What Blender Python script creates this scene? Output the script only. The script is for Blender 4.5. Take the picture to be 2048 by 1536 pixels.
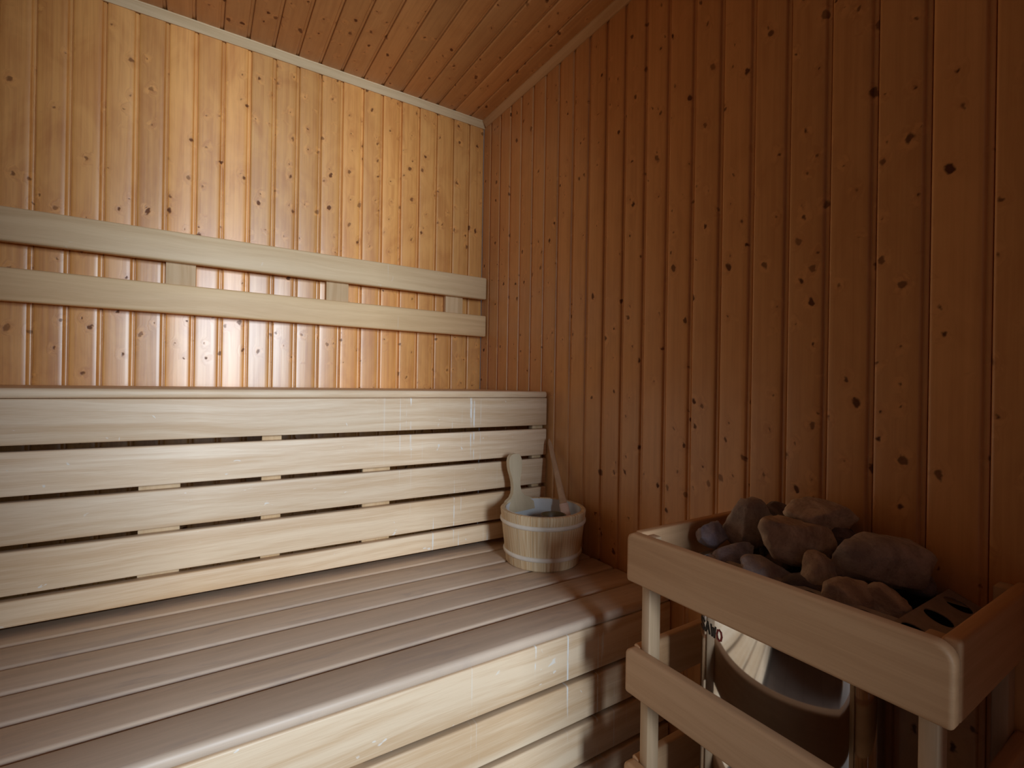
import bpy, bmesh, math, random
from mathutils import Vector, Matrix, noise

for o in list(bpy.data.objects):
    bpy.data.objects.remove(o)
S = bpy.context.scene
COL = S.collection

# ------------------------------------------------------------------ camera
cam_d = bpy.data.cameras.new('camera')
cam = bpy.data.objects.new('camera', cam_d)
COL.objects.link(cam)
cam_d.sensor_width = 36.0
cam_d.sensor_fit = 'HORIZONTAL'
cam_d.lens = 36.0 * 975.6 / 2048.0
cam_d.clip_start = 0.02
_r = Vector((0.84234539, -0.53869457, 0.01619855))
_u = Vector((-0.01382896, 0.00844199, 0.99986874))
_f = Vector((0.538760611, 0.842458836, 0.000338514))
_m = Matrix((( _r.x, _u.x, -_f.x, -0.97636),
             ( _r.y, _u.y, -_f.y, -1.76987),
             ( _r.z, _u.z, -_f.z, 0.92697),
             (0, 0, 0, 1)))
cam.matrix_world = _m
cam_d.dof.use_dof = False
S.camera = cam

# ------------------------------------------------------------------ exposure
S.view_settings.view_transform = 'Standard'
S.view_settings.look = 'None'
S.view_settings.gamma = 1.0
S.view_settings.use_curve_mapping = False
S.view_settings.exposure = -0.65

# ------------------------------------------------------------------ world (dim room outside the sauna door)
W = bpy.data.worlds.new('world')
S.world = W
W.use_nodes = True
bg = W.node_tree.nodes['Background']
bg.inputs[0].default_value = (0.62, 0.78, 1.0, 1)
bg.inputs[1].default_value = 0.10

# ------------------------------------------------------------------ daylight: a window in the room beyond the open door
def area(name, loc, target, sx, sy, power, color):
    d = bpy.data.lights.new(name, 'AREA')
    d.shape = 'RECTANGLE'; d.size = sx; d.size_y = sy
    d.energy = power; d.color = color
    o = bpy.data.objects.new(name, d); COL.objects.link(o)
    o.location = loc
    o.rotation_euler = (Vector(target) - Vector(loc)).to_track_quat('-Z', 'Y').to_euler()
    return o
area('daylight_window', (-0.82, -4.6, 1.42), (-0.70, 0.0, 1.0), 0.85, 1.25, 245.0, (0.75, 0.88, 1.0))

# ================================================================== helpers
def tag(o, label=None, cat=None, group=None, kind=None):
    if label: o['label'] = label
    if cat: o['category'] = cat
    if group: o['group'] = group
    if kind: o['kind'] = kind
    return o

def finish(name, bm, mat, parent=None, smooth=True, ang=32):
    bmesh.ops.recalc_face_normals(bm, faces=bm.faces[:])
    if smooth:
        for f in bm.faces: f.smooth = True
        for e in bm.edges:
            if len(e.link_faces) == 2:
                e.smooth = e.calc_face_angle(0) < math.radians(ang)
            else:
                e.smooth = False
    me = bpy.data.meshes.new(name)
    bm.to_mesh(me); bm.free()
    if mat: me.materials.append(mat)
    o = bpy.data.objects.new(name, me); COL.objects.link(o)
    if parent is not None:
        o.parent = parent
        o.matrix_parent_inverse = Matrix.Translation(parent.location).inverted()
    return o

def empty(name, loc, label, cat, group=None):
    o = bpy.data.objects.new(name, None); COL.objects.link(o)
    o.location = loc; o.empty_display_size = 0.05
    return tag(o, label, cat, group)

def box(bm, lo, hi, r=0.0, seg=3):
    ret = bmesh.ops.create_cube(bm, size=1.0)
    vs = ret['verts']
    for v in vs:
        v.co = Vector((lo[i] + (v.co[i] + 0.5) * (hi[i] - lo[i]) for i in range(3)))
    if r > 0:
        es = set()
        for v in vs: es.update(v.link_edges)
        bmesh.ops.bevel(bm, geom=list(es), offset=r, segments=seg, profile=0.5, affect='EDGES')

def rbox(name, lo, hi, r, mat, parent=None, seg=3):
    bm = bmesh.new(); box(bm, lo, hi, r, seg)
    return finish(name, bm, mat, parent)

def lathe(bm, prof, cx, cy, n=48, closed=True):
    rings = []
    for (r, z) in prof:
        rings.append([bm.verts.new((cx + r*math.cos(2*math.pi*k/n), cy + r*math.sin(2*math.pi*k/n), z)) for k in range(n)])
    m = len(rings)
    for i in range(m if closed else m-1):
        A = rings[i]; B = rings[(i+1) % m]
        for k in range(n):
            bm.faces.new((A[k], A[(k+1) % n], B[(k+1) % n], B[k]))

def prism(bm, pts, fn, t0, t1):
    a = [bm.verts.new(fn(p, t0)) for p in pts]
    b = [bm.verts.new(fn(p, t1)) for p in pts]
    n = len(pts)
    for i in range(n):
        bm.faces.new((a[i], a[(i+1) % n], b[(i+1) % n], b[i]))
    bm.faces.new(a); bm.faces.new(b[::-1])

# ================================================================== materials
class NT:
    def __init__(s, name):
        s.m = bpy.data.materials.new(name); s.m.use_nodes = True
        s.t = s.m.node_tree; s.b = s.t.nodes['Principled BSDF']
    def n(s, typ, **kw):
        x = s.t.nodes.new(typ)
        for k, v in kw.items(): setattr(x, k, v)
        return x
    def put(s, sock, v):
        if hasattr(v, 'links') or hasattr(v, 'is_output'): s.t.links.new(v, sock)
        else: sock.default_value = v
    def math(s, op, a, b=0.0, c=0.0, clamp=False):
        x = s.n('ShaderNodeMath', operation=op, use_clamp=clamp)
        for i, v in enumerate((a, b, c)): s.put(x.inputs[i], v)
        return x.outputs[0]
    def comb(s, a, b, c):
        x = s.n('ShaderNodeCombineXYZ')
        for i, v in enumerate((a, b, c)): s.put(x.inputs[i], v)
        return x.outputs[0]
    def noise(s, vec, scale=1.0, detail=3.0, rough=0.5, dist=0.0):
        x = s.n('ShaderNodeTexNoise'); s.put(x.inputs['Vector'], vec)
        x.inputs['Scale'].default_value = scale; x.inputs['Detail'].default_value = detail
        x.inputs['Roughness'].default_value = rough; x.inputs['Distortion'].default_value = dist
        return x.outputs['Fac']
    def smooth(s, v, a, b, o0=0.0, o1=1.0):
        x = s.n('ShaderNodeMapRange', interpolation_type='SMOOTHSTEP')
        s.put(x.inputs[0], v); s.put(x.inputs[1], a); s.put(x.inputs[2], b)
        s.put(x.inputs[3], o0); s.put(x.inputs[4], o1)
        return x.outputs[0]
    def mix(s, f, a, b, mode='MIX'):
        x = s.n('ShaderNodeMix', data_type='RGBA', blend_type=mode)
        s.put(x.inputs[0], f); s.put(x.inputs[6], a); s.put(x.inputs[7], b)
        return x.outputs[2]
    def white(s, v, w=None):
        x = s.n('ShaderNodeTexWhiteNoise', noise_dimensions='1D')
        s.put(x.inputs['W'], v); return x.outputs['Value']
    def bump(s, h, strength, dist):
        x = s.n('ShaderNodeBump'); s.put(x.inputs['Height'], h)
        x.inputs['Strength'].default_value = strength; x.inputs['Distance'].default_value = dist
        s.t.links.new(x.outputs[0], s.b.inputs['Normal'])

def C(r, g, b): return (r, g, b, 1.0)

def pine(name, along, across, pitch, off, light, dark, knot, seed=0.0, rough=0.38, var=1.0, coat=0.55):
    """tongue-and-groove spruce boards: a tint per board, long grain, brown knots"""
    s = NT(name)
    tc = s.n('ShaderNodeTexCoord'); sp = s.n('ShaderNodeSeparateXYZ')
    s.t.links.new(tc.outputs['Object'], sp.inputs[0])
    a = sp.outputs['XYZ'.index(along)]; b = sp.outputs['XYZ'.index(across)]
    bid = s.math('FLOOR', s.math('DIVIDE', s.math('SUBTRACT', b, off), pitch))
    rnd = s.white(s.math('ADD', bid, seed))
    rnd2 = s.white(s.math('ADD', bid, seed + 31.7))
    a2 = s.math('ADD', a, s.math('MULTIPLY', rnd, 7.3))
    # knots
    wob = s.noise(s.comb(s.math('MULTIPLY', b, 60.0), s.math('MULTIPLY', a2, 60.0), seed), 1.0, 2.0)
    kv = s.comb(s.math('ADD', s.math('MULTIPLY', b, 21.0), s.math('MULTIPLY', wob, 0.26)), s.math('ADD', s.math('MULTIPLY', a2, 17.0), s.math('ADD', s.math('MULTIPLY', wob, 0.34), s.math('MULTIPLY', b, s.math('MULTIPLY', s.math('SUBTRACT', rnd, 0.5), 9.0)))), seed)
    vo = s.n('ShaderNodeTexVoronoi', voronoi_dimensions='2D', feature='F1')
    s.put(vo.inputs['Vector'], kv); vo.inputs['Scale'].default_value = 1.0
    d = s.math('ADD', vo.outputs['Distance'], s.math('MULTIPLY', s.math('SUBTRACT', s.noise(kv, 6.0, 2), 0.5), 0.07))
    sc = s.n('ShaderNodeSeparateColor'); s.t.links.new(vo.outputs['Color'], sc.inputs[0])
    big = s.math('POWER', sc.outputs[1], 2.0)
    kr = s.math('ADD', 0.035, s.math('MULTIPLY', big, 0.105))
    whorl = s.noise(s.comb(s.math('MULTIPLY', b, 1.2), s.math('MULTIPLY', a, 7.0), seed), 1.0, 1.0)
    thr = s.smooth(whorl, 0.36, 0.62, 0.85, 0.15)
    core = s.smooth(s.math('SUBTRACT', d, kr), -0.045, 0.035, 1.0, 0.0)
    kr_ok = s.math('GREATER_THAN', sc.outputs[0], thr)
    core = s.math('MULTIPLY', s.math('MULTIPLY', core, kr_ok), s.math('ADD', 0.6, s.math('MULTIPLY', sc.outputs[2], 0.4)))
    halo = s.math('MULTIPLY', s.smooth(s.math('SUBTRACT', d, kr), 0.0, 0.34, 1.0, 0.0), kr_ok)
    # grain
    gb = s.math('ADD', s.math('MULTIPLY', b, 95.0), s.math('MULTIPLY', halo, 2.2))
    g1 = s.noise(s.comb(gb, s.math('MULTIPLY', a2, 2.2), s.math('MULTIPLY', bid, 3.1)), 1.0, 3.0, 0.55, 0.5)
    g2 = s.noise(s.comb(s.math('MULTIPLY', gb, 5.0), s.math('MULTIPLY', a2, 9.0), 0.0), 1.0, 2.0, 0.6)
    g3 = s.noise(s.comb(s.math('MULTIPLY', b, 12.0), s.math('MULTIPLY', a2, 5.0), s.math('MULTIPLY', bid, 9.0)), 1.0, 3.0, 0.6, 1.2)
    f = s.math('ADD', s.math('MULTIPLY', g1, 0.75), s.math('MULTIPLY', g2, 0.25))
    f = s.math('ADD', s.math('MULTIPLY', f, 0.7), s.math('MULTIPLY', g3, 0.5))
    f = s.smooth(f, 0.40, 0.85)
    col = s.mix(f, C(*light), C(*dark))
    tint = s.math('ADD', s.math('MULTIPLY', rnd2, 0.30*var), 1.0 - 0.14*var)
    tn = s.n('ShaderNodeCombineColor')
    s.put(tn.inputs[0], tint); s.put(tn.inputs[1], s.math('MULTIPLY', tint, s.math('ADD', 0.965, s.math('MULTIPLY', rnd, 0.06*var))))
    s.put(tn.inputs[2], s.math('MULTIPLY', tint, s.math('ADD', 0.93, s.math('MULTIPLY', rnd, 0.14*var))))
    col = s.mix(1.0, col, tn.outputs[0], 'MULTIPLY')
    warm = C(min(1, light[0]*1.12), light[1]*1.12, light[2]*1.10)
    col = s.mix(s.math('MULTIPLY', s.smooth(s.noise(s.comb(s.math('MULTIPLY', b, 55.0), s.math('MULTIPLY', a2, 38.0), bid), 1.0, 2.0, 0.5, 1.0), 0.45, 0.60), s.math('MULTIPLY', halo, 0.9)), col, warm)
    col = s.mix(s.math('MULTIPLY', halo, 0.32), col, C(dark[0]*0.95, dark[1]*0.85, dark[2]*0.8))
    col = s.mix(core, col, C(*knot))
    s.put(s.b.inputs['Base Color'], col)
    s.put(s.b.inputs['Roughness'], s.math('ADD', rough, s.math('MULTIPLY', g1, 0.12)))
    s.b.inputs['Specular IOR Level'].default_value = 0.55
    s.put(s.b.inputs['Specular IOR Level'], s.math('SUBTRACT', 0.55, s.math('MULTIPLY', core, 0.45)))
    s.put(s.b.inputs['Coat Weight'], s.math('SUBTRACT', coat, s.math('MULTIPLY', core, coat)))
    s.b.inputs['Coat Roughness'].default_value = 0.30
    s.bump(s.math('ADD', s.math('MULTIPLY', g1, 0.6), s.math('MULTIPLY', core, -0.6)), 0.25, 0.0015)
    return s.m

def slat(name, along, across, light, dark, rough=0.5, stains=0.0, wear=0.0, fig=1.0):
    """smooth pale bench timber, tint per piece, soft long figure"""
    s = NT(name)
    tc = s.n('ShaderNodeTexCoord'); sp = s.n('ShaderNodeSeparateXYZ')
    s.t.links.new(tc.outputs['Object'], sp.inputs[0])
    ax = {k: sp.outputs['XYZ'.index(k)] for k in 'XYZ'}
    a = ax[along]; b = ax[across]
    oi = s.n('ShaderNodeObjectInfo'); rnd = oi.outputs['Random']
    b2 = s.math('ADD', b, s.math('MULTIPLY', rnd, 5.0))
    o3 = [k for k in 'XYZ' if k not in (along, across)][0]
    wav = s.noise(s.comb(s.math('MULTIPLY', a, 1.8), s.math('MULTIPLY', b2, 6.0), rnd), 1.0, 2.0, 0.5)
    g1 = s.noise(s.comb(s.math('MULTIPLY', a, 1.6), s.math('ADD', s.math('MULTIPLY', b2, 62.0), s.math('MULTIPLY', wav, 5.0 * fig)), s.math('MULTIPLY', ax[o3], 40.0)), 1.0, 3.0, 0.55, 0.3)
    g2 = s.noise(s.comb(s.math('MULTIPLY', a, 24.0), s.math('MULTIPLY', b2, 620.0), s.math('MULTIPLY', ax[o3], 600.0)), 1.0, 2.0, 0.5)
    f = s.math('ADD', s.math('MULTIPLY', g1, 0.7), s.math('MULTIPLY', g2, 0.3))
    br_ = s.noise(s.comb(s.math('MULTIPLY', a, 1.3), s.math('MULTIPLY', b2, 26.0), s.math('MULTIPLY', rnd, 9.0)), 1.0, 3.0, 0.55, 0.6)
    f = s.math('ADD', s.math('MULTIPLY', f, 0.6), s.math('MULTIPLY', br_, 0.45))
    f = s.smooth(f, 0.38, 0.68)
    col = s.mix(f, C(*light), C(*dark))
    t = s.math('ADD', 0.90, s.math('MULTIPLY', rnd, 0.16))
    tn = s.n('ShaderNodeCombineColor'); s.put(tn.inputs[0], t)
    r2 = s.white(s.math('MULTIPLY', rnd, 57.3))
    s.put(tn.inputs[1], s.math('MULTIPLY', t, s.math('ADD', 0.945, s.math('MULTIPLY', r2, 0.055))))
    s.put(tn.inputs[2], s.math('MULTIPLY', t, s.math('ADD', 0.86, s.math('MULTIPLY', r2, 0.14))))
    col = s.mix(1.0, col, tn.outputs[0], 'MULTIPLY')
    if wear > 0:
        wn = s.noise(s.comb(s.math('MULTIPLY', a, 7.0), s.math('MULTIPLY', b, 30.0), 3.0), 1.0, 4.0, 0.65, 0.8)
        col = s.mix(s.math('MULTIPLY', s.smooth(wn, 0.50, 0.74), wear), col, C(dark[0]*0.72, dark[1]*0.74, dark[2]*0.85))
    if stains > 0:      # dried limescale runs
        x = ax['X']; z = ax['Z']
        n1 = s.noise(s.comb(s.math('MULTIPLY', x, 95.0), s.math('MULTIPLY', z, 1.6), 1.0), 1.0, 2.0, 0.5, 0.2)
        n2 = s.noise(s.comb(s.math('MULTIPLY', x, 28.0), s.math('MULTIPLY', z, 16.0), 5.0), 1.0, 3.0, 0.6)
        zone = s.math('MULTIPLY', s.smooth(x, -0.62, -0.42), s.smooth(x, -0.22, -0.12, 1.0, 0.0))
        run = s.math('MULTIPLY', s.smooth(n1, 0.655, 0.70), s.smooth(n2, 0.40, 0.55))
        sp2 = s.noise(s.comb(s.math('MULTIPLY', x, 22.0), s.math('MULTIPLY', z, 30.0), 9.0), 1.0, 2.0, 0.5, 1.5)
        spot = s.math('MULTIPLY', s.smooth(sp2, 0.72, 0.76), 0.7)
        mk = s.math('MULTIPLY', s.math('ADD', s.math('MULTIPLY', run, zone), spot, clamp=True), stains)
        col = s.mix(mk, col, C(0.84, 0.80, 0.75))
    s.put(s.b.inputs['Base Color'], col)
    s.put(s.b.inputs['Roughness'], s.math('ADD', rough, s.math('MULTIPLY', g1, 0.1)))
    s.b.inputs['Specular IOR Level'].default_value = 0.45
    s.bump(g1, 0.15, 0.001)
    return s.m

def plain(name, col, rough=0.5, metal=0.0, spec=0.5, nz=0.0, nscale=30.0, bumpv=0.0):
    s = NT(name)
    tc = s.n('ShaderNodeTexCoord')
    n = s.noise(tc.outputs['Object'], nscale, 4.0, 0.6)
    c = s.mix(s.smooth(n, 0.3, 0.7), C(*[x*(1-nz) for x in col]), C(*[min(1, x*(1+nz)) for x in col]))
    s.put(s.b.inputs['Base Color'], c)
    s.b.inputs['Roughness'].default_value = rough
    s.b.inputs['Metallic'].default_value = metal
    s.b.inputs['Specular IOR Level'].default_value = spec
    if bumpv: s.bump(n, bumpv, 0.002)
    return s.m

PB = 0.0715          # board pitch, back wall and ceiling
PR = 0.0742          # board pitch, right wall
PINE_L = (0.84, 0.415, 0.120); PINE_D = (0.60, 0.240, 0.058); KNOT = (0.16, 0.055, 0.022)
M_back = pine('spruce_back_wall', 'Z', 'X', PB, -0.065, PINE_L, PINE_D, KNOT, 3.0, 0.30)
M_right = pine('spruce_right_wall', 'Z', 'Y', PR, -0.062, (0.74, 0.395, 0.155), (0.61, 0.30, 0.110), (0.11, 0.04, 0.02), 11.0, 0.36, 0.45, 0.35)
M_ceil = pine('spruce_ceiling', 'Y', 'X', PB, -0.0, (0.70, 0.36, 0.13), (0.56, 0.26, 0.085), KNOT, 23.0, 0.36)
M_left = pine('spruce_side_wall', 'Z', 'Y', PR, 0.0, (0.66, 0.35, 0.155), (0.52, 0.245, 0.10), KNOT, 41.0, 0.4)
M_front = pine('spruce_front_wall', 'Z', 'X', PB, 0.0, (0.66, 0.35, 0.155), (0.52, 0.245, 0.10), KNOT, 57.0, 0.4)
AB_L = (0.86, 0.68, 0.50); AB_D = (0.66, 0.45, 0.275)
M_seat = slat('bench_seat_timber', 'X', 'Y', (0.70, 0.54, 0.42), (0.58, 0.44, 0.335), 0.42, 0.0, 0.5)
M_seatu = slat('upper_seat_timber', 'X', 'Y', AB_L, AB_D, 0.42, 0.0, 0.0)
M_fasc = slat('bench_front_timber', 'X', 'Z', AB_L, AB_D, 0.42, 1.0, 0.0)
M_rest = slat('backrest_timber', 'X', 'Z', (0.80, 0.595, 0.36), (0.68, 0.475, 0.265), 0.45, 0.25, 0.0)
M_batt = slat('batten_timber', 'Z', 'X', (0.70, 0.50, 0.30), (0.58, 0.38, 0.20), 0.6)
M_trimx = slat('trim_timber_back', 'X', 'Z', (0.76, 0.60, 0.38), (0.64, 0.48, 0.28), 0.45)
M_trimy = slat('trim_timber_side', 'Y', 'Z', (0.72, 0.48, 0.26), (0.60, 0.37, 0.19), 0.45)
M_gx = slat('guard_timber_side', 'X', 'Z', (0.68, 0.42, 0.24), (0.57, 0.335, 0.18), 0.5)
M_gy = slat('guard_timber_front', 'Y', 'Z', (0.68, 0.42, 0.24), (0.57, 0.335, 0.18), 0.5)
M_gz = slat('guard_timber_post', 'Z', 'X', (0.64, 0.46, 0.31), (0.54, 0.38, 0.24), 0.5)
M_handle = slat('bucket_handle_timber', 'Z', 'X', (0.70, 0.60, 0.44), (0.62, 0.52, 0.37), 0.5)
M_ladle = slat('ladle_timber', 'Z', 'X', (0.60, 0.40, 0.26), (0.46, 0.29, 0.18), 0.45)
M_ladle_end = slat('ladle_pale_end', 'Z', 'X', (0.74, 0.56, 0.48), (0.66, 0.47, 0.40), 0.45)
M_bowl = slat('ladle_bowl_timber', 'X', 'Y', (0.20, 0.13, 0.06), (0.14, 0.09, 0.04), 0.4)
M_hoop = plain('bucket_hoop_pale', (0.80, 0.72, 0.62), 0.35, 0, 0.5, 0.05)
M_liner = plain('bucket_liner_white', (0.70, 0.70, 0.70), 0.14, 0, 0.6, 0.02)
M_water = plain('bucket_water_dark', (0.10, 0.09, 0.06), 0.03, 0, 0.6, 0.1)
M_steel = plain('polished_steel', (0.62, 0.60, 0.59), 0.07, 1.0, 0.5, 0.04, 60)
M_steel2 = plain('brushed_steel', (0.40, 0.37, 0.36), 0.45, 0.35, 0.5, 0.10, 80)
M_dark = plain('dark_metal', (0.03, 0.028, 0.027), 0.55, 0.6, 0.3, 0.2)
M_ink = plain('black_print', (0.02, 0.02, 0.02), 0.5)
M_red = plain('red_print', (0.35, 0.02, 0.02), 0.5)
M_floor = None

def staves_mat():
    s = NT('bucket_stave_timber')
    tc = s.n('ShaderNodeTexCoord'); sp = s.n('ShaderNodeSeparateXYZ'); s.t.links.new(tc.outputs['Object'], sp.inputs[0])
    x = s.math('ADD', sp.outputs[0], 0.145); y = s.math('ADD', sp.outputs[1], 0.645); z = sp.outputs[2]
    ang = s.math('ARCTAN2', y, x)
    sid = s.math('FLOOR', s.math('MULTIPLY', ang, 18 / (2*math.pi)))
    fr = s.math('FRACT', s.math('MULTIPLY', ang, 18 / (2*math.pi)))
    rnd = s.white(s.math('ADD', sid, 5.3))
    w = s.noise(s.comb(s.math('MULTIPLY', ang, 2.5), s.math('MULTIPLY', z, 9.0), rnd), 1.0, 2.0)
    u = s.math('ADD', s.math('MULTIPLY', ang, 75.0), s.math('MULTIPLY', w, 12.0))
    g = s.math('ADD', s.math('MULTIPLY', s.math('SINE', u), 0.5), 0.5)
    g2 = s.noise(s.comb(s.math('MULTIPLY', ang, 22.0), s.math('MULTIPLY', z, 6.0), s.math('MULTIPLY', sid, 4.0)), 1.0, 3.0, 0.5)
    f = s.math('ADD', s.math('MULTIPLY', g, 0.35), s.math('MULTIPLY', s.smooth(g2, 0.35, 0.75), 0.75))
    col = s.mix(f, C(0.80, 0.64, 0.42), C(0.62, 0.39, 0.19))
    seam = s.smooth(s.math('ABSOLUTE', s.math('SUBTRACT', fr, 0.5)), 0.47, 0.5)
    col = s.mix(s.math('MULTIPLY', seam, 0.6), col, C(0.35, 0.22, 0.11))
    t = s.math('ADD', 0.9, s.math('MULTIPLY', rnd, 0.16))
    tn = s.n('ShaderNodeCombineColor')
    for i in range(3): s.put(tn.inputs[i], t)
    col = s.mix(1.0, col, tn.outputs[0], 'MULTIPLY')
    s.put(s.b.inputs['Base Color'], col); s.b.inputs['Roughness'].default_value = 0.5
    s.bump(s.math('MULTIPLY', seam, -1.0), 0.4, 0.002)
    return s.m
M_stave = staves_mat()

def stone_mat(name, c1, c2, scale):
    s = NT(name)
    tc = s.n('ShaderNodeTexCoord')
    n = s.noise(tc.outputs['Object'], scale, 5.0, 0.65, 0.6)
    n2 = s.noise(tc.outputs['Object'], scale*9, 3.0, 0.6)
    col = s.mix(s.smooth(n, 0.35, 0.65), C(*c1), C(*c2))
    col = s.mix(s.math('MULTIPLY', s.smooth(n2, 0.5, 0.8), 0.35), col, C(c1[0]*0.4, c1[1]*0.4, c1[2]*0.4))
    s.put(s.b.inputs['Base Color'], col); s.b.inputs['Roughness'].default_value = 0.82
    s.b.inputs['Specular IOR Level'].default_value = 0.3
    s.bump(n2, 0.5, 0.003)
    return s.m
M_st_grey = stone_mat('grey_stone', (0.34, 0.29, 0.28), (0.56, 0.49, 0.46), 22)
M_st_blue = stone_mat('bluish_stone', (0.32, 0.31, 0.40), (0.50, 0.49, 0.60), 26)
M_st_warm = stone_mat('tan_stone', (0.42, 0.32, 0.26), (0.74, 0.62, 0.50), 18)
M_st_dark = stone_mat('dark_stone', (0.14, 0.12, 0.12), (0.25, 0.21, 0.22), 20)

def floor_mat():
    s = NT('floor_tile')
    tc = s.n('ShaderNodeTexCoord')
    br = s.n('ShaderNodeTexBrick'); s.t.links.new(tc.outputs['Object'], br.inputs['Vector'])
    br.offset = 0.0; br.inputs['Scale'].default_value = 1.0
    br.inputs['Brick Width'].default_value = 0.2; br.inputs['Row Height'].default_value = 0.2
    br.inputs['Mortar Size'].default_value = 0.004
    br.inputs['Color1'].default_value = C(0.16, 0.12, 0.10); br.inputs['Color2'].default_value = C(0.19, 0.145, 0.12)
    br.inputs['Mortar'].default_value = C(0.10, 0.08, 0.07)
    s.t.links.new(br.outputs['Color'], s.b.inputs['Base Color']); s.b.inputs['Roughness'].default_value = 0.45
    return s.m
M_floor = floor_mat()

# ================================================================== room shell
ZC = 2.0014           # ceiling
XL = -2.05            # left wall
YF = -2.06            # front wall
TH = 0.045

def board_profile(u0, n, p, flip):
    """room-side outline of n boards: flat face, rounded shoulders, recessed bead, dark joint; depth > 0 is into the room"""
    out = []
    rr = random.Random(int(abs(p)*1e5) + n)
    for k in range(n):
        tilt = rr.uniform(-0.022, 0.022); crown = rr.uniform(0.0001, 0.0007); w = p - 0.0125
        base = [(0.0, -0.009), (0.0003, -0.0034), (0.0009, -0.0018), (0.0020, -0.0008), (0.0036, -0.0002)]
        for i in range(7):
            t = i/6; uu = 0.0052 + (w - 0.0052)*t
            base.append((uu, crown*(1-(2*t-1)**2)))
        base += [(p-0.0108, -0.0005), (p-0.0097, -0.0016), (p-0.0091, -0.0028), (p-0.0088, -0.0038),
                 (p-0.0080, -0.0044), (p-0.0055, -0.0040), (p-0.0026, -0.0044), (p-0.0016, -0.0050), (p-0.0012, -0.009)]
        for (u, d) in base:
            dd = d + (tilt*(u - p/2) if d > -0.008 else 0)
            out.append((u0 + k*p + u, dd))
    if flip:
        m0 = u0; m1 = u0 + n*p
        out = [(m0 + m1 - u, d) for (u, d) in out][::-1]
    return out

def clip_profile(pts, a, b):
    res = []
    for (u, d) in pts:
        if a < u < b: res.append((u, d))
    return [(a, res[0][1])] + res + [(b, res[-1][1])]

def panel(name, mat, u0, n, p, flip, a, b, t0, t1, fn):
    pts = clip_profile(board_profile(u0, n, p, flip), a, b)
    pts = pts + [(b, -TH), (a, -TH)]
    bm = bmesh.new()
    prism(bm, pts, fn, t0, t1)
    fs = [f for f in bm.faces if len(f.verts) > 4]
    bmesh.ops.triangulate(bm, faces=fs)
    o = finish(name, bm, mat)
    return tag(o, kind='structure')

panel('wall_back', M_back, -0.065 - 28*PB, 30, PB, False, XL, 0.0, 0.0, ZC, lambda p, t: (p[0], -p[1], t))
panel('wall_right', M_right, -0.062 - 27*PR, 29, PR, True, YF, 0.0, 0.0, ZC, lambda p, t: (-p[1], p[0], t))
panel('wall_left', M_left, -28*PR, 28, PR, False, YF, 0.0, 0.0, ZC, lambda p, t: (XL + p[1], p[0], t))
panel('ceiling', M_ceil, -29*PB, 29, PB, False, XL, 0.0, YF - TH, TH, lambda p, t: (p[0], t, ZC - p[1]))
# front wall with the doorway the daylight comes through
DX0, DX1, DZ1 = -1.11, -0.402, 1.90
bm = bmesh.new()
for (a, b, z0, z1) in ((XL, DX0, 0.0, ZC), (DX1, 0.0, 0.0, ZC), (DX0, DX1, DZ1, ZC)):
    pts = clip_profile(board_profile(-30*PB, 30, PB, False), a, b) + [(b, -TH), (a, -TH)]
    prism(bm, pts, lambda p, t: (p[0], YF + p[1], t), z0, z1)
bmesh.ops.triangulate(bm, faces=[f for f in bm.faces if len(f.verts) > 4])
tag(finish('wall_front', bm, M_front), kind='structure')
bm = bmesh.new(); box(bm, (XL - TH, YF - 0.4, -0.03), (TH, TH, 0.0))
tag(finish('floor', bm, M_floor, smooth=False), kind='structure')
# door frame in the opening
bm = bmesh.new()
box(bm, (DX0 - 0.0, YF - TH, 0.0), (DX0 + 0.03, YF + 0.012, DZ1), 0.003, 2)
box(bm, (DX1 - 0.03, YF - TH, 0.0), (DX1, YF + 0.012, DZ1), 0.003, 2)
box(bm, (DX0 + 0.03, YF - TH, DZ1 - 0.03), (DX1 - 0.03, YF + 0.012, DZ1), 0.003, 2)
tag(finish('trim_3', bm, M_gz), kind='structure')

# cover trims in the ceiling corners
def trim_profile(w, h):
    return [(0, 0), (w, 0), (w, -0.004), (w*0.80, -h*0.30), (w*0.55, -h*0.62), (0.004, -h), (0, -h)]
bm = bmesh.new()
prism(bm, [(d, z) for (d, z) in trim_profile(0.020, 0.024)], lambda p, t: (t, -p[0], ZC + p[1]), XL, 0.0)
tag(finish('trim_1', bm, M_trimx), kind='structure')
bm = bmesh.new()
prism(bm, [(d, z) for (d, z) in trim_profile(0.020, 0.024)], lambda p, t: (-p[0], t, ZC + p[1]), YF, -0.0195)
tag(finish('trim_2', bm, M_trimy), kind='structure')

# ================================================================== backrest on the back wall
br = empty('backrest', (-0.7, -0.03, 1.20), 'two-board pale wooden backrest fixed to the knotty back wall above the upper bench', 'backrest')
X0, X1 = XL + 0.002, -0.006
for (z0, z1) in ((1.2664, 1.3540), (1.1165, 1.2010)):
    rbox('rail', (X0, -0.052, z0), (X1, -0.026, z1), 0.006, M_rest, br)
for x in (-1.92, -1.475, -1.028, -0.581, -0.137):
    rbox('spacer_block', (x - 0.037, -0.026, 1.130), (x + 0.037, 0.0, 1.340), 0.002, M_batt, br, 2)

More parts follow.
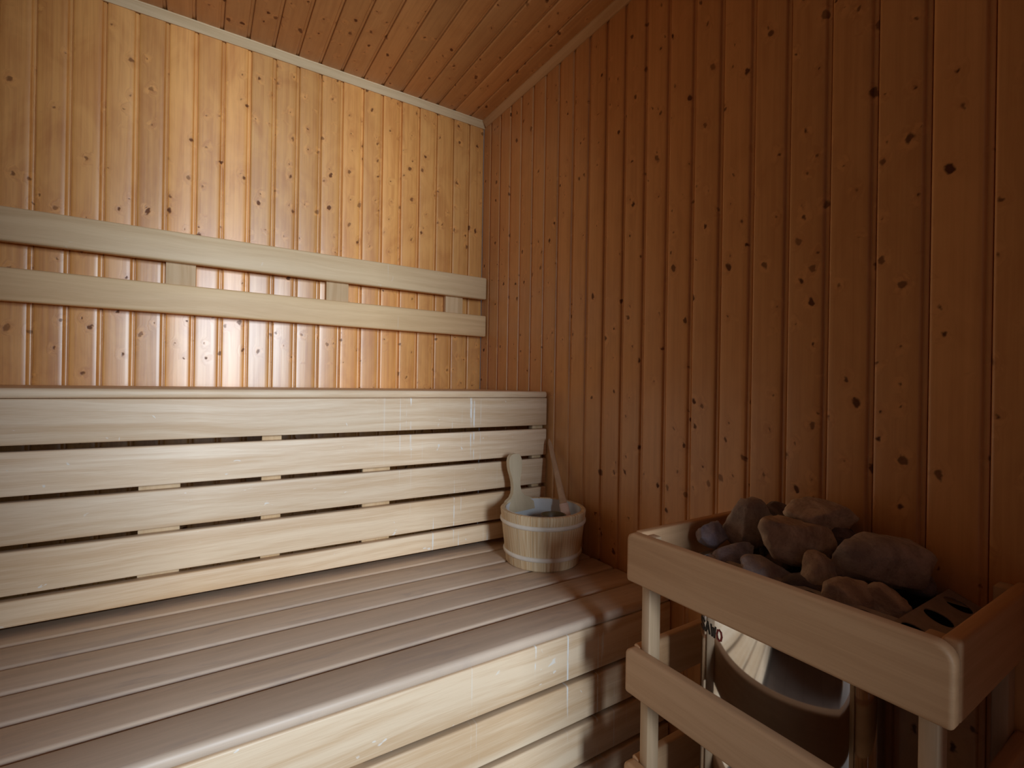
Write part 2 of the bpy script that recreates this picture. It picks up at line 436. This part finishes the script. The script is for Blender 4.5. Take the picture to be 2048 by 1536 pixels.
# ================================================================== benches
YU = -0.470           # front plane of the upper bench
ZT = 0.9045           # its top
ub = empty('sauna_bench', (-0.8, -0.24, 0.62), 'upper sauna bench of pale timber running along the back wall', 'bench')
w = (0.47 - 0.006 - 5*0.006) / 5
y = -0.004
ys = []
for k in range(5):
    ys.append((y - w, y)); y -= w + 0.004
for k, (a, b) in enumerate(ys):
    rbox('seat_slat', (X0, a if k < 4 else YU - 0.002, ZT - 0.0205), (X1, b, ZT), 0.0075, M_seatu, ub, 4)
rbox('front_board', (X0, YU, 0.7935), (X1, YU + 0.024, ZT - 0.0212), 0.003, M_fasc, ub, 3)
for x in (-1.95, -0.825, -0.030):
    rbox('bearer', (x - 0.022, YU + 0.026, 0.83), (x + 0.022, -0.006, ZT - 0.021), 0.002, M_batt, ub, 2)
# slatted panel that closes the space under the upper bench
rp = empty('bench_skirt', (-0.8, -0.46, 0.44), 'slatted timber panel closing the gap between upper and lower bench', 'bench panel')
for (z0, z1) in ((0.6958, 0.7814), (0.6020, 0.6846), (0.5057, 0.5902), (0.4455, 0.4957)):
    rbox('slat', (X0, YU - 0.001, z0), (X1, YU + 0.022, z1), 0.004, M_fasc, rp, 3)
for (x0, x1, zt) in ((-0.848, -0.804, 0.826), (-0.604, -0.528, 0.694), (-1.086, -1.010, 0.694), (-0.048, X1, 0.826), (-1.95, -1.90, 0.826)):
    rbox('batten', (x0, YU + 0.0225, 0.445), (x1, YU + 0.046, zt - 0.034 if zt > .8 else zt), 0.002, M_batt, rp, 2)

YLF = -0.984          # front plane of the lower bench
ZL = 0.4287
lb = empty('sauna_bench', (-0.8, -0.72, 0.0), 'lower sauna bench of pale timber, the step that carries the bucket', 'bench')
p6 = 0.0945
edges = [-0.4200 - k*p6 for k in range(7)]
edges[6] = YLF - 0.002
for k in range(6):
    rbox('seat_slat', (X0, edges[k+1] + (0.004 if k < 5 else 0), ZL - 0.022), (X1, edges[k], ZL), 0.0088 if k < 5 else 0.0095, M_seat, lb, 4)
rbox('front_board', (X0, YLF, 0.3125), (X1, YLF + 0.024, ZL - 0.0228), 0.003, M_fasc, lb, 3)
for x in (-1.95, -0.78, -0.030):
    rbox('bearer', (x - 0.022, YLF + 0.026, 0.35), (x + 0.022, -0.425, ZL - 0.0225), 0.002, M_batt, lb, 2)
    rbox('leg', (x - 0.022, YLF + 0.052, 0.0), (x + 0.022, YLF + 0.096, 0.35), 0.002, M_batt, lb, 2)
    rbox('leg', (x - 0.022, -0.47, 0.0), (x + 0.022, -0.426, 0.35), 0.002, M_batt, lb, 2)
fp = empty('bench_skirt', (-0.8, -0.98, 0.0), 'slatted timber panel closing the front of the lower bench down to the floor', 'bench panel')
for (z0, z1) in ((0.2160, 0.3010), (0.1220, 0.2045), (0.0300, 0.1105)):
    rbox('slat', (X0, YLF, z0), (X1, YLF + 0.022, z1), 0.004, M_fasc, fp, 3)
for (x0, x1) in ((-0.048, X1), (-0.82, -0.74), (-1.95, -1.89)):
    rbox('batten', (x0, YLF + 0.0225, 0.0), (x1, YLF + 0.050, 0.312), 0.002, M_batt, fp, 2)

# ================================================================== bucket
BX, BY = -0.145, -0.645
ZR = 0.578
rb, rt = 0.104, 0.1215
bk = empty('sauna_bucket', (BX, BY, ZL), 'small wooden stave bucket with one upright handle in the corner of the lower bench', 'bucket')
H = ZR - ZL
def rad(z): return rb + (rt - rb) * (z - ZL) / H
bm = bmesh.new()
lathe(bm, [(rb-0.003, ZL), (rb, ZL+0.003), (rt, ZR-0.003), (rt-0.003, ZR), (rt-0.011, ZR), (rt-0.0135, ZR-0.003),
           (rb-0.013, ZL+0.014), (0.001, ZL+0.014), (0.001, ZL)], BX, BY, 72)
finish('stave_body', bm, M_stave, bk)
for zc in (ZL + 0.118, ZL + 0.033):
    bm = bmesh.new()
    hh = 0.0065
    r0 = rad(zc)
    prof = []
    for k in range(9):
        t = -math.pi/2 + math.pi*k/8
        prof.append((rad(zc + hh*math.sin(t)) - 0.0005 + 0.0048*math.cos(t), zc + hh*math.sin(t)))
    prof.append((rad(zc+hh) - 0.002, zc+hh)); prof.append((rad(zc-hh) - 0.002, zc-hh))
    lathe(bm, prof, BX, BY, 72)
    finish('hoop', bm, M_hoop, bk)
bm = bmesh.new()      # plastic liner
lathe(bm, [(rt-0.0136, ZR-0.002), (rt-0.0155, ZR-0.001), (rb-0.016, ZL+0.018), (0.002, ZL+0.018), (0.002, ZL+0.0145), (rb-0.0134, ZL+0.0145)], BX, BY, 64)
finish('liner', bm, M_liner, bk)
bm = bmesh.new()
lathe(bm, [(0.001, ZL+0.052), (rad(ZL+0.052)-0.0165, ZL+0.052), (rad(ZL+0.052)-0.0168, ZL+0.0185), (0.001, ZL+0.0185)], BX, BY, 48)
finish('water', bm, M_water, bk)
# handle: the long stave that rises above the rim
ah = math.radians(99)
hx, hy = BX + (rt-0.005)*math.cos(ah), BY + (rt-0.005)*math.sin(ah)
tan = Vector((-math.sin(ah), math.cos(ah), 0)); nor = Vector((math.cos(ah), math.sin(ah), 0))
outl = []
keys = [(0.066, -0.030), (0.062, -0.006), (0.048, 0.003), (0.028, 0.009), (0.018, 0.020), (0.0145, 0.036), (0.0145, 0.052), (0.0185, 0.070),
        (0.0240, 0.088), (0.0262, 0.103), (0.0258, 0.117), (0.0222, 0.128), (0.0145, 0.1345), (0.005, 0.137)]
outl = [(-a, b) for (a, b) in keys] + [(a, b) for (a, b) in keys[::-1]]
bm = bmesh.new()
def hfn(p, t):
    # base follows the round of the wall, upper part leans out slightly
    arc = -(p[0]**2) / (2*rt) if p[1] < 0.03 else -(p[0]**2) / (2*rt) * max(0, 1-(p[1]-0.03)/0.03)
    q = Vector((hx, hy, ZR)) + tan*p[0] + nor*(t + arc + 0.10*max(p[1], -0.03)) + Vector((0, 0, p[1]))
    return q
prism(bm, outl, hfn, -0.0085, 0.0045)
bmesh.ops.bevel(bm, geom=[e for e in bm.edges if len(e.link_faces) == 2 and e.calc_face_angle(0) > 1.0], offset=0.003, segments=3, affect='EDGES')
finish('handle', bm, M_handle, bk)

# ================================================================== ladle standing in the bucket
ld = empty('ladle', (-0.09, -0.69, 0.50), 'brown wooden ladle standing in the bucket, handle leaning on the right wall', 'ladle')
A = Vector((-0.080, -0.672, 0.546)); B = Vector((-0.0175, -0.500, 0.748))
ax_ = (B - A).normalized()
side = ax_.cross(Vector((0.55, 0.83, 0))).normalized()
up2 = side.cross(ax_).normalized()
def stick(bm, t0, t1, n, wf, th):
    rings = []
    for k in range(n+1):
        t = t0 + (t1-t0)*k/n
        c = A.lerp(B, t) + up2*0.004*math.sin(t*math.pi)
        w_, h_ = wf(t), th
        ring = []
        for j in range(12):
            q = 2*math.pi*j/12
            cx_, sx_ = math.cos(q), math.sin(q)
            e = 0.6
            ring.append(bm.verts.new(c + side*w_*math.copysign(abs(cx_)**e, cx_) + up2*h_*math.copysign(abs(sx_)**e, sx_)))
        rings.append(ring)
    for i in range(n):
        for j in range(12):
            bm.faces.new((rings[i][j], rings[i][(j+1) % 12], rings[i+1][(j+1) % 12], rings[i+1][j]))
    bm.faces.new(rings[0]); bm.faces.new(rings[-1][::-1])
bm = bmesh.new()
stick(bm, 0.16, 1.0, 18, lambda t: (0.0115 - 0.005*t) * (1 if t < 0.93 else math.sqrt(max(0.08, 1-((t-0.93)/0.07)**2*0.9))), 0.0062)
finish('handle', bm, M_ladle, ld, ang=50)
bm = bmesh.new()
stick(bm, -0.20, 0.155, 6, lambda t: 0.0135, 0.0070)
o = finish('socket', bm, M_ladle_end, ld, ang=50); o['label'] = 'pale pinkish lower end of the handle'
bm = bmesh.new()
cb = Vector((-0.128, -0.672, 0.556)); R1 = 0.036
prof = [(0.001, -0.036)]
for k in range(1, 9):
    q = math.pi/2*k/8; prof.append((R1*math.sin(q), -R1*math.cos(q)))
prof += [(R1, 0.004), (R1-0.004, 0.004)]
for k in range(8, 0, -1):
    q = math.pi/2*k/8; prof.append(((R1-0.004)*math.sin(q), -(R1-0.004)*math.cos(q)))
prof.append((0.001, -0.032))
lathe(bm, prof, 0, 0, 32)
for v in bm.verts: v.co = cb + v.co
finish('bowl', bm, M_bowl, ld, ang=60)

# ================================================================== heater guard
GX, GY0, GY1 = -0.3175, -1.1358, -1.5946
gd = empty('heater_guard', (-0.16, -1.365, 0.0), 'pale wooden safety rail frame around the sauna heater against the right wall', 'guard rail')
for zt in (0.6615, 0.4530, 0.2480):
    h = 0.0880 if zt > 0.6 else 0.0815
    bm = bmesh.new(); e_ = 0.0050
    lay = [(GX + e_*(1-math.cos(math.radians(q))), e_*(1-math.sin(math.radians(q)))) for q in (0, 22, 45, 67, 90)]
    lay += [(2*GX + 0.021 - x_, i_) for (x_, i_) in lay[::-1]]
    rings = []
    for (x_, i_) in lay:
        ring = []
        for (yy, zz, a0, rr_) in ((GY0, zt, 0, 0.013), (GY1, zt, 90, 0.020), (GY1, zt-h, 180, 0.006), (GY0, zt-h, 270, 0.006)):
            sy = -1 if yy == GY0 else 1; sz = -1 if zz == zt else 1
            for k in range(9):
                q = math.radians(a0 + 90*k/8)
                ring.append(bm.verts.new((x_, yy + sy*rr_ + (rr_-i_)*math.cos(q), zz + sz*rr_ + (rr_-i_)*math.sin(q))))
        rings.append(ring)
    for A_, B_ in zip(rings[:-1], rings[1:]):
        for k in range(36): bm.faces.new((A_[k], A_[(k+1) % 36], B_[(k+1) % 36], B_[k]))
    bm.faces.new(rings[0]); bm.faces.new(rings[-1][::-1])
    finish('front_rail', bm, M_gy, gd)
    rbox('side_rail', (GX+0.0215, GY0-0.018, zt-h), (-0.0008, GY0-0.0005, zt), 0.004, M_gx, gd, 3)
    rbox('side_rail', (GX+0.0215, GY1+0.0005, zt-h), (-0.0008, GY1+0.018, zt), 0.004, M_gx, gd, 3)
for (x0, x1) in ((GX+0.0215, GX+0.052), (-0.032, -0.001)):
    for (y0, y1) in ((GY0-0.0365, GY0-0.0185), (GY1+0.0185, GY1+0.0365)):
        rbox('post', (x0, y0, 0.0), (x1, y1, 0.655), 0.0025, M_gz, gd, 2)

# ================================================================== heater
HY = -1.352
ht = empty('sauna_heater', (-0.13, HY, 0.0), 'polished steel sauna heater inside the wooden guard, heaped with stones', 'sauna heater')
HW = 0.133
def casing_outline(xb=-0.012, sag=0.032, xf=-0.262, hw=HW, rc=0.030):
    pts = [(xb, HY + hw), ]
    xe = xf + sag
    # rounded corner then convex front
    Rr = (hw*hw + sag*sag) / (2*sag)
    n = 28
    front = []
    for k in range(n+1):
        yy = hw - 2*hw*k/n
        e = 1 - abs(yy)/hw
        x = xf + (Rr - math.sqrt(Rr*Rr - yy*yy))
        # corner rounding
        dd = hw - abs(yy)
        if dd < rc: x += rc - math.sqrt(max(0, rc*rc - (rc-dd)**2))
        front.append((x, HY + yy))
    # finer sampling in the corners
    extra = []
    for k in range(1, 12):
        dd = rc * (1 - math.cos(math.pi/2*k/12))
        yy = hw - dd
        x = xf + (Rr - math.sqrt(Rr*Rr - yy*yy)) + rc - math.sqrt(max(0, rc*rc - (rc-dd)**2))
        extra += [(x, HY + yy), (x, HY - yy)]
    front += extra
    front.sort(key=lambda q: -q[1])
    pts += front
    pts.append((xb, HY - hw))
    return pts
ol = casing_outline()
bm = bmesh.new()
n = len(ol)
def ring_at(bm, z, ins):
    c = Vector((-0.137, HY))
    out = []
    for (x, y_) in ol:
        v = Vector((x, y_)) - c
        L = v.length
        v = v * ((L - ins)/L)
        out.append(bm.verts.new((c.x + v.x, c.y + v.y, z)))
    return out
levels = [(0.12, 0.012), (0.12, 0.0), (0.596, 0.0), (0.596, 0.003), (0.12, 0.003)]
R_ = [ring_at(bm, z, i) for (z, i) in levels[1:]]
for i in range(len(R_)):
    A_, B_ = R_[i], R_[(i+1) % len(R_)]
    for k in range(n):
        bm.faces.new((A_[k], A_[(k+1) % n], B_[(k+1) % n], B_[k]))
o = finish('casing', bm, M_steel, ht, ang=25); 
rbox('base', (-0.20, HY-0.10, 0.0), (-0.03, HY+0.10, 0.118), 0.006, M_dark, ht, 2)
# stone basket: inner tub
bm = bmesh.new()
def rect_ring(z, x0, x1, y0, y1): return [bm.verts.new(q) for q in ((x0, y0, z), (x1, y0, z), (x1, y1, z), (x0, y1, z))]
ii = [rect_ring(0.6040, -0.230, -0.006, HY-0.1910, HY+0.1800), rect_ring(0.598, -0.216, -0.020, HY-0.116, HY+0.116), rect_ring(0.505, -0.200, -0.030, HY-0.104, HY+0.104)]  # dark flared top ring added to stand for shade behind the rim holes
jj = [rect_ring(0.502, -0.202, -0.028, HY-0.106, HY+0.106), rect_ring(0.597, -0.219, -0.017, HY-0.119, HY+0.119), rect_ring(0.6030, -0.2305, -0.0055, HY-0.1915, HY+0.1805)]
bm.faces.new(ii[2]); bm.faces.new(jj[0][::-1])
for A_, B_ in ((ii[0], ii[1]), (ii[1], ii[2]), (jj[0], jj[1]), (jj[1], jj[2]), (jj[2], ii[0])):
    for k in range(4): bm.faces.new((A_[k], A_[(k+1) % 4], B_[(k+1) % 4], B_[k]))
finish('stone_tub', bm, M_dark, ht, smooth=False)
# perforated rim flange around the tub
def perforated(bm, p0, p1, inw, z_in, z_out, count, rh, th=0.0015):
    """strip from p0 to p1 (outer edge), width inw inward, round holes, slight slope"""
    d = (Vector(p1) - Vector(p0)); L = d.length; d.normalize()
    nrm = Vector((-d.y, d.x))
    cell = L / count; NS = 24
    def P(u, v, dz):
        q = Vector(p0) + d*u + nrm*v
        return (q.x, q.y, z_out + (z_in - z_out)*v/inw + dz)
    for c in range(count):
        cu, cv = (c+0.5)*cell, inw*0.5
        # outer square sampled radially
        def sq(q):
            cx_, sy_ = math.cos(q), math.sin(q)
            s_ = min((cell/2)/abs(cx_) if abs(cx_) > 1e-6 else 9, (inw/2)/abs(sy_) if abs(sy_) > 1e-6 else 9)
            return (cu + s_*cx_, cv + s_*sy_)
        ca = math.atan2(inw/2, cell/2)
        angs = sorted([2*math.pi*k/NS for k in range(NS)] + [ca, math.pi-ca, math.pi+ca, 2*math.pi-ca])
        rings = []
        for (dz) in (0, -th):
            o_ = [bm.verts.new(P(*sq(q), dz)) for q in angs]
            i_ = [bm.verts.new(P(cu + rh*math.cos(q), cv + rh*math.sin(q), dz)) for q in angs]
            rings.append((o_, i_))
        m_ = len(angs)
        for k in range(m_):
            k2 = (k+1) % m_
            (o0, i0), (o1, i1) = rings
            bm.faces.new((o0[k], o0[k2], i0[k2], i0[k]))
            bm.faces.new((o1[k], i1[k], i1[k2], o1[k2]))
            bm.faces.new((i0[k], i0[k2], i1[k2], i1[k]))
            bm.faces.new((o0[k], o1[k], o1[k2], o0[k2]))
FX0, FX1, FY0, FY1 = -0.232, -0.004, -1.545, -1.176
bm = bmesh.new()
iw = 0.042
perforated(bm, (FX0, FY0), (FX1, FY0), iw, 0.624, 0.608, 3, 0.0160)
perforated(bm, (FX1, FY1), (FX0, FY1), iw, 0.624, 0.608, 3, 0.0160)
perforated(bm, (FX0, FY1 - iw), (FX0, FY0 + iw), iw, 0.624, 0.608, 4, 0.0160)
bmesh.ops.remove_doubles(bm, verts=bm.verts[:], dist=0.0003)
finish('basket_rim', bm, M_steel2, ht, ang=30)
# maker's lettering on the upper left of the polished front
def letters(txt, ycur, zbase, hgt, mat, part):
    G = {  # strokes on a 0..1 x 0..1 grid
        'S': [[(1, .85), (.8, 1), (.2, 1), (0, .82), (.1, .58), (.9, .42), (1, .18), (.8, 0), (.2, 0), (0, .15)]],
        'A': [[(0, 0), (.5, 1), (1, 0)], [(.2, .35), (.8, .35)]],
        'W': [[(0, 1), (.25, 0), (.5, .8), (.75, 0), (1, 1)]],
        'O': [[(.5, 1), (.15, .88), (0, .5), (.15, .12), (.5, 0), (.85, .12), (1, .5), (.85, .88), (.5, 1)]]}
    bm = bmesh.new()
    wL = hgt*0.62; st = hgt*0.09
    sag = 0.032; Rr = (HW*HW + sag*sag)/(2*sag)
    def on(yv, zv, off):
        yy = yv - HY; x = -0.262 + (Rr - math.sqrt(Rr*Rr - yy*yy))
        dd = HW - abs(yy)
        if dd < 0.030: x += 0.030 - math.sqrt(max(0, 0.030**2 - (0.030-dd)**2))
        return Vector((x - off, yv, zv))
    y_ = ycur
    for ch in txt:
        for stroke in G[ch]:
            for a_, b_ in zip(stroke[:-1], stroke[1:]):
                pa = Vector((a_[0]*wL, a_[1]*hgt)); pb = Vector((b_[0]*wL, b_[1]*hgt))
                d = (pb-pa).normalized(); nn = Vector((-d.y, d.x))*st; ee = d*st*0.8
                qs = [pa-ee+nn, pa-ee-nn, pb+ee-nn, pb+ee+nn]
                top = [bm.verts.new(on(y_-q.x, zbase+q.y, 0.0007)) for q in qs]
                bot = [bm.verts.new(on(y_-q.x, zbase+q.y, 0.0001)) for q in qs]
                bm.faces.new(top); bm.faces.new(bot[::-1])
                for k in range(4): bm.faces.new((top[k], bot[k], bot[(k+1) % 4], top[(k+1) % 4]))
        y_ -= wL*1.32
    o = finish(part, bm, mat, ht, smooth=False)
    return y_, o
yc, o1 = letters('SAW', -1.2355, 0.512, 0.017, M_ink, 'logo_lettering')
_, o2 = letters('O', yc, 0.512, 0.017, M_red, 'logo_lettering'); o2['label'] = 'red final letter of the logo'

# ================================================================== stones
def stone(seed, loc, size, rot, mat, label, group):
    rnd = random.Random(seed)
    bm = bmesh.new()
    bmesh.ops.create_icosphere(bm, subdivisions=4, radius=0.5)
    off = Vector((rnd.uniform(-50, 50), rnd.uniform(-50, 50), rnd.uniform(-50, 50)))
    planes = []
    for k in range(rnd.randint(7, 10)):
        d = Vector((rnd.gauss(0, 1), rnd.gauss(0, 1), rnd.gauss(0, 1))).normalized()
        planes.append((d, rnd.uniform(0.29, 0.42)))
    for v in bm.verts:
        d = v.co.normalized()
        p = v.co.copy()
        p *= 1 + 0.22*noise.noise(d*1.3 + off)
        for (pn, h) in planes:
            e = p.dot(pn) - h
            if e > 0: p -= pn*e*0.95
        p += d*0.030*noise.noise(d*4 + off) + d*0.010*noise.noise(d*11 + off)
        v.co = p
    # fit to the wanted extents
    mx = [max(v.co[i] for v in bm.verts) for i in range(3)]; mn = [min(v.co[i] for v in bm.verts) for i in range(3)]
    for v in bm.verts:
        v.co = Vector(((v.co[i] - (mx[i]+mn[i])/2) / (mx[i]-mn[i]) * size[i] for i in range(3)))
    o = finish('sauna_stone', bm, mat, ang=180)
    o.location = loc; o.rotation_euler = [math.radians(a) for a in rot]
    tag(o, label, 'stone', group)
    return o
GRP = 'sauna stones heaped on the heater'
# local x is turned to run across the view (about 57 deg clockwise)
T = -32
stones = [
 (1, (-0.098, -1.238, 0.672), (0.085, 0.060, 0.105), (8, 18, T), M_st_grey, 'tall angular grey stone standing at the back left of the stone heap'),
 (2, (-0.152, -1.198, 0.648), (0.058, 0.050, 0.052), (0, 0, T), M_st_blue, 'small bluish stone, leftmost on the heap next to the guard'),
 (3, (-0.125, -1.334, 0.668), (0.138, 0.075, 0.078), (0, 10, T), M_st_warm, 'large tan stone with a pale ridge in the middle left of the heap'),
 (4, (-0.062, -1.342, 0.709), (0.125, 0.075, 0.056), (0, 14, T), M_st_warm, 'flat pale tan stone, topmost of the heap against the right wall'),
 (5, (-0.046, -1.262, 0.684), (0.060, 0.055, 0.055), (0, 0, T), M_st_dark, 'small dark stone at the back between the tall grey stone and topmost one'),
 (6, (-0.046, -1.376, 0.662), (0.090, 0.060, 0.058), (0, 25, T), M_st_dark, 'dark purplish stone under the topmost one at the back by the wall'),
 (7, (-0.082, -1.440, 0.660), (0.155, 0.095, 0.088), (0, 4, T), M_st_grey, 'biggest smooth grey-brown stone on the right half of the heap'),
 (8, (-0.150, -1.384, 0.638), (0.066, 0.050, 0.060), (0, 30, T), M_st_warm, 'small pointed stone with a pale tip between the large tan stone and the biggest one'),
 (9, (-0.165, -1.248, 0.622), (0.088, 0.055, 0.050), (10, -20, T), M_st_blue, 'bluish grey stone low at the left front, below the small bluish one'),
 (10, (-0.178, -1.318, 0.618), (0.105, 0.060, 0.055), (0, 12, T), M_st_grey, 'flat grey stone at the front under the large tan stone'),
 (11, (-0.170, -1.372, 0.606), (0.110, 0.070, 0.062), (0, -18, T), M_st_dark, 'dark slanting stone at the front below the pale-tipped stone'),
 (12, (-0.172, -1.436, 0.612), (0.085, 0.060, 0.080), (0, 15, T), M_st_warm, 'tan stone just behind the front rail, below the biggest stone'),
 (13, (-0.142, -1.468, 0.612), (0.070, 0.055, 0.078), (10, -15, T), M_st_warm, 'upright pale tan stone at the far right front beside the perforated rim'),
 (14, (-0.050, -1.472, 0.636), (0.070, 0.050, 0.042), (0, 12, T), M_st_dark, 'flat dark stone at the far right back by the rim holes'),
]
for s_ in stones: stone(*s_, GRP)
fill = [(-0.06, -1.26, 0.62), (-0.06, -1.33, 0.63), (-0.06, -1.42, 0.60), (-0.10, -1.29, 0.60), (-0.11, -1.38, 0.60), (-0.11, -1.45, 0.60),
        (-0.17, -1.28, 0.575), (-0.17, -1.34, 0.565), (-0.17, -1.42, 0.565), (-0.06, -1.27, 0.565), (-0.07, -1.35, 0.57), (-0.07, -1.43, 0.545),
        (-0.12, -1.27, 0.545), (-0.12, -1.33, 0.545), (-0.12, -1.40, 0.545), (-0.10, -1.24, 0.61), (-0.16, -1.46, 0.555), (-0.05, -1.46, 0.60)]
for k, c in enumerate(fill[:11]):
    rr = random.Random(200+k)
    stone(100+k, c, (rr.uniform(.055, .07), rr.uniform(.045, .06), rr.uniform(.045, .055)), (rr.uniform(0, 360), rr.uniform(0, 30), rr.uniform(0, 360)),
          M_st_dark, 'dark grey sauna stone wedged low between the bigger stones', 'dark stones low in the heater basket')
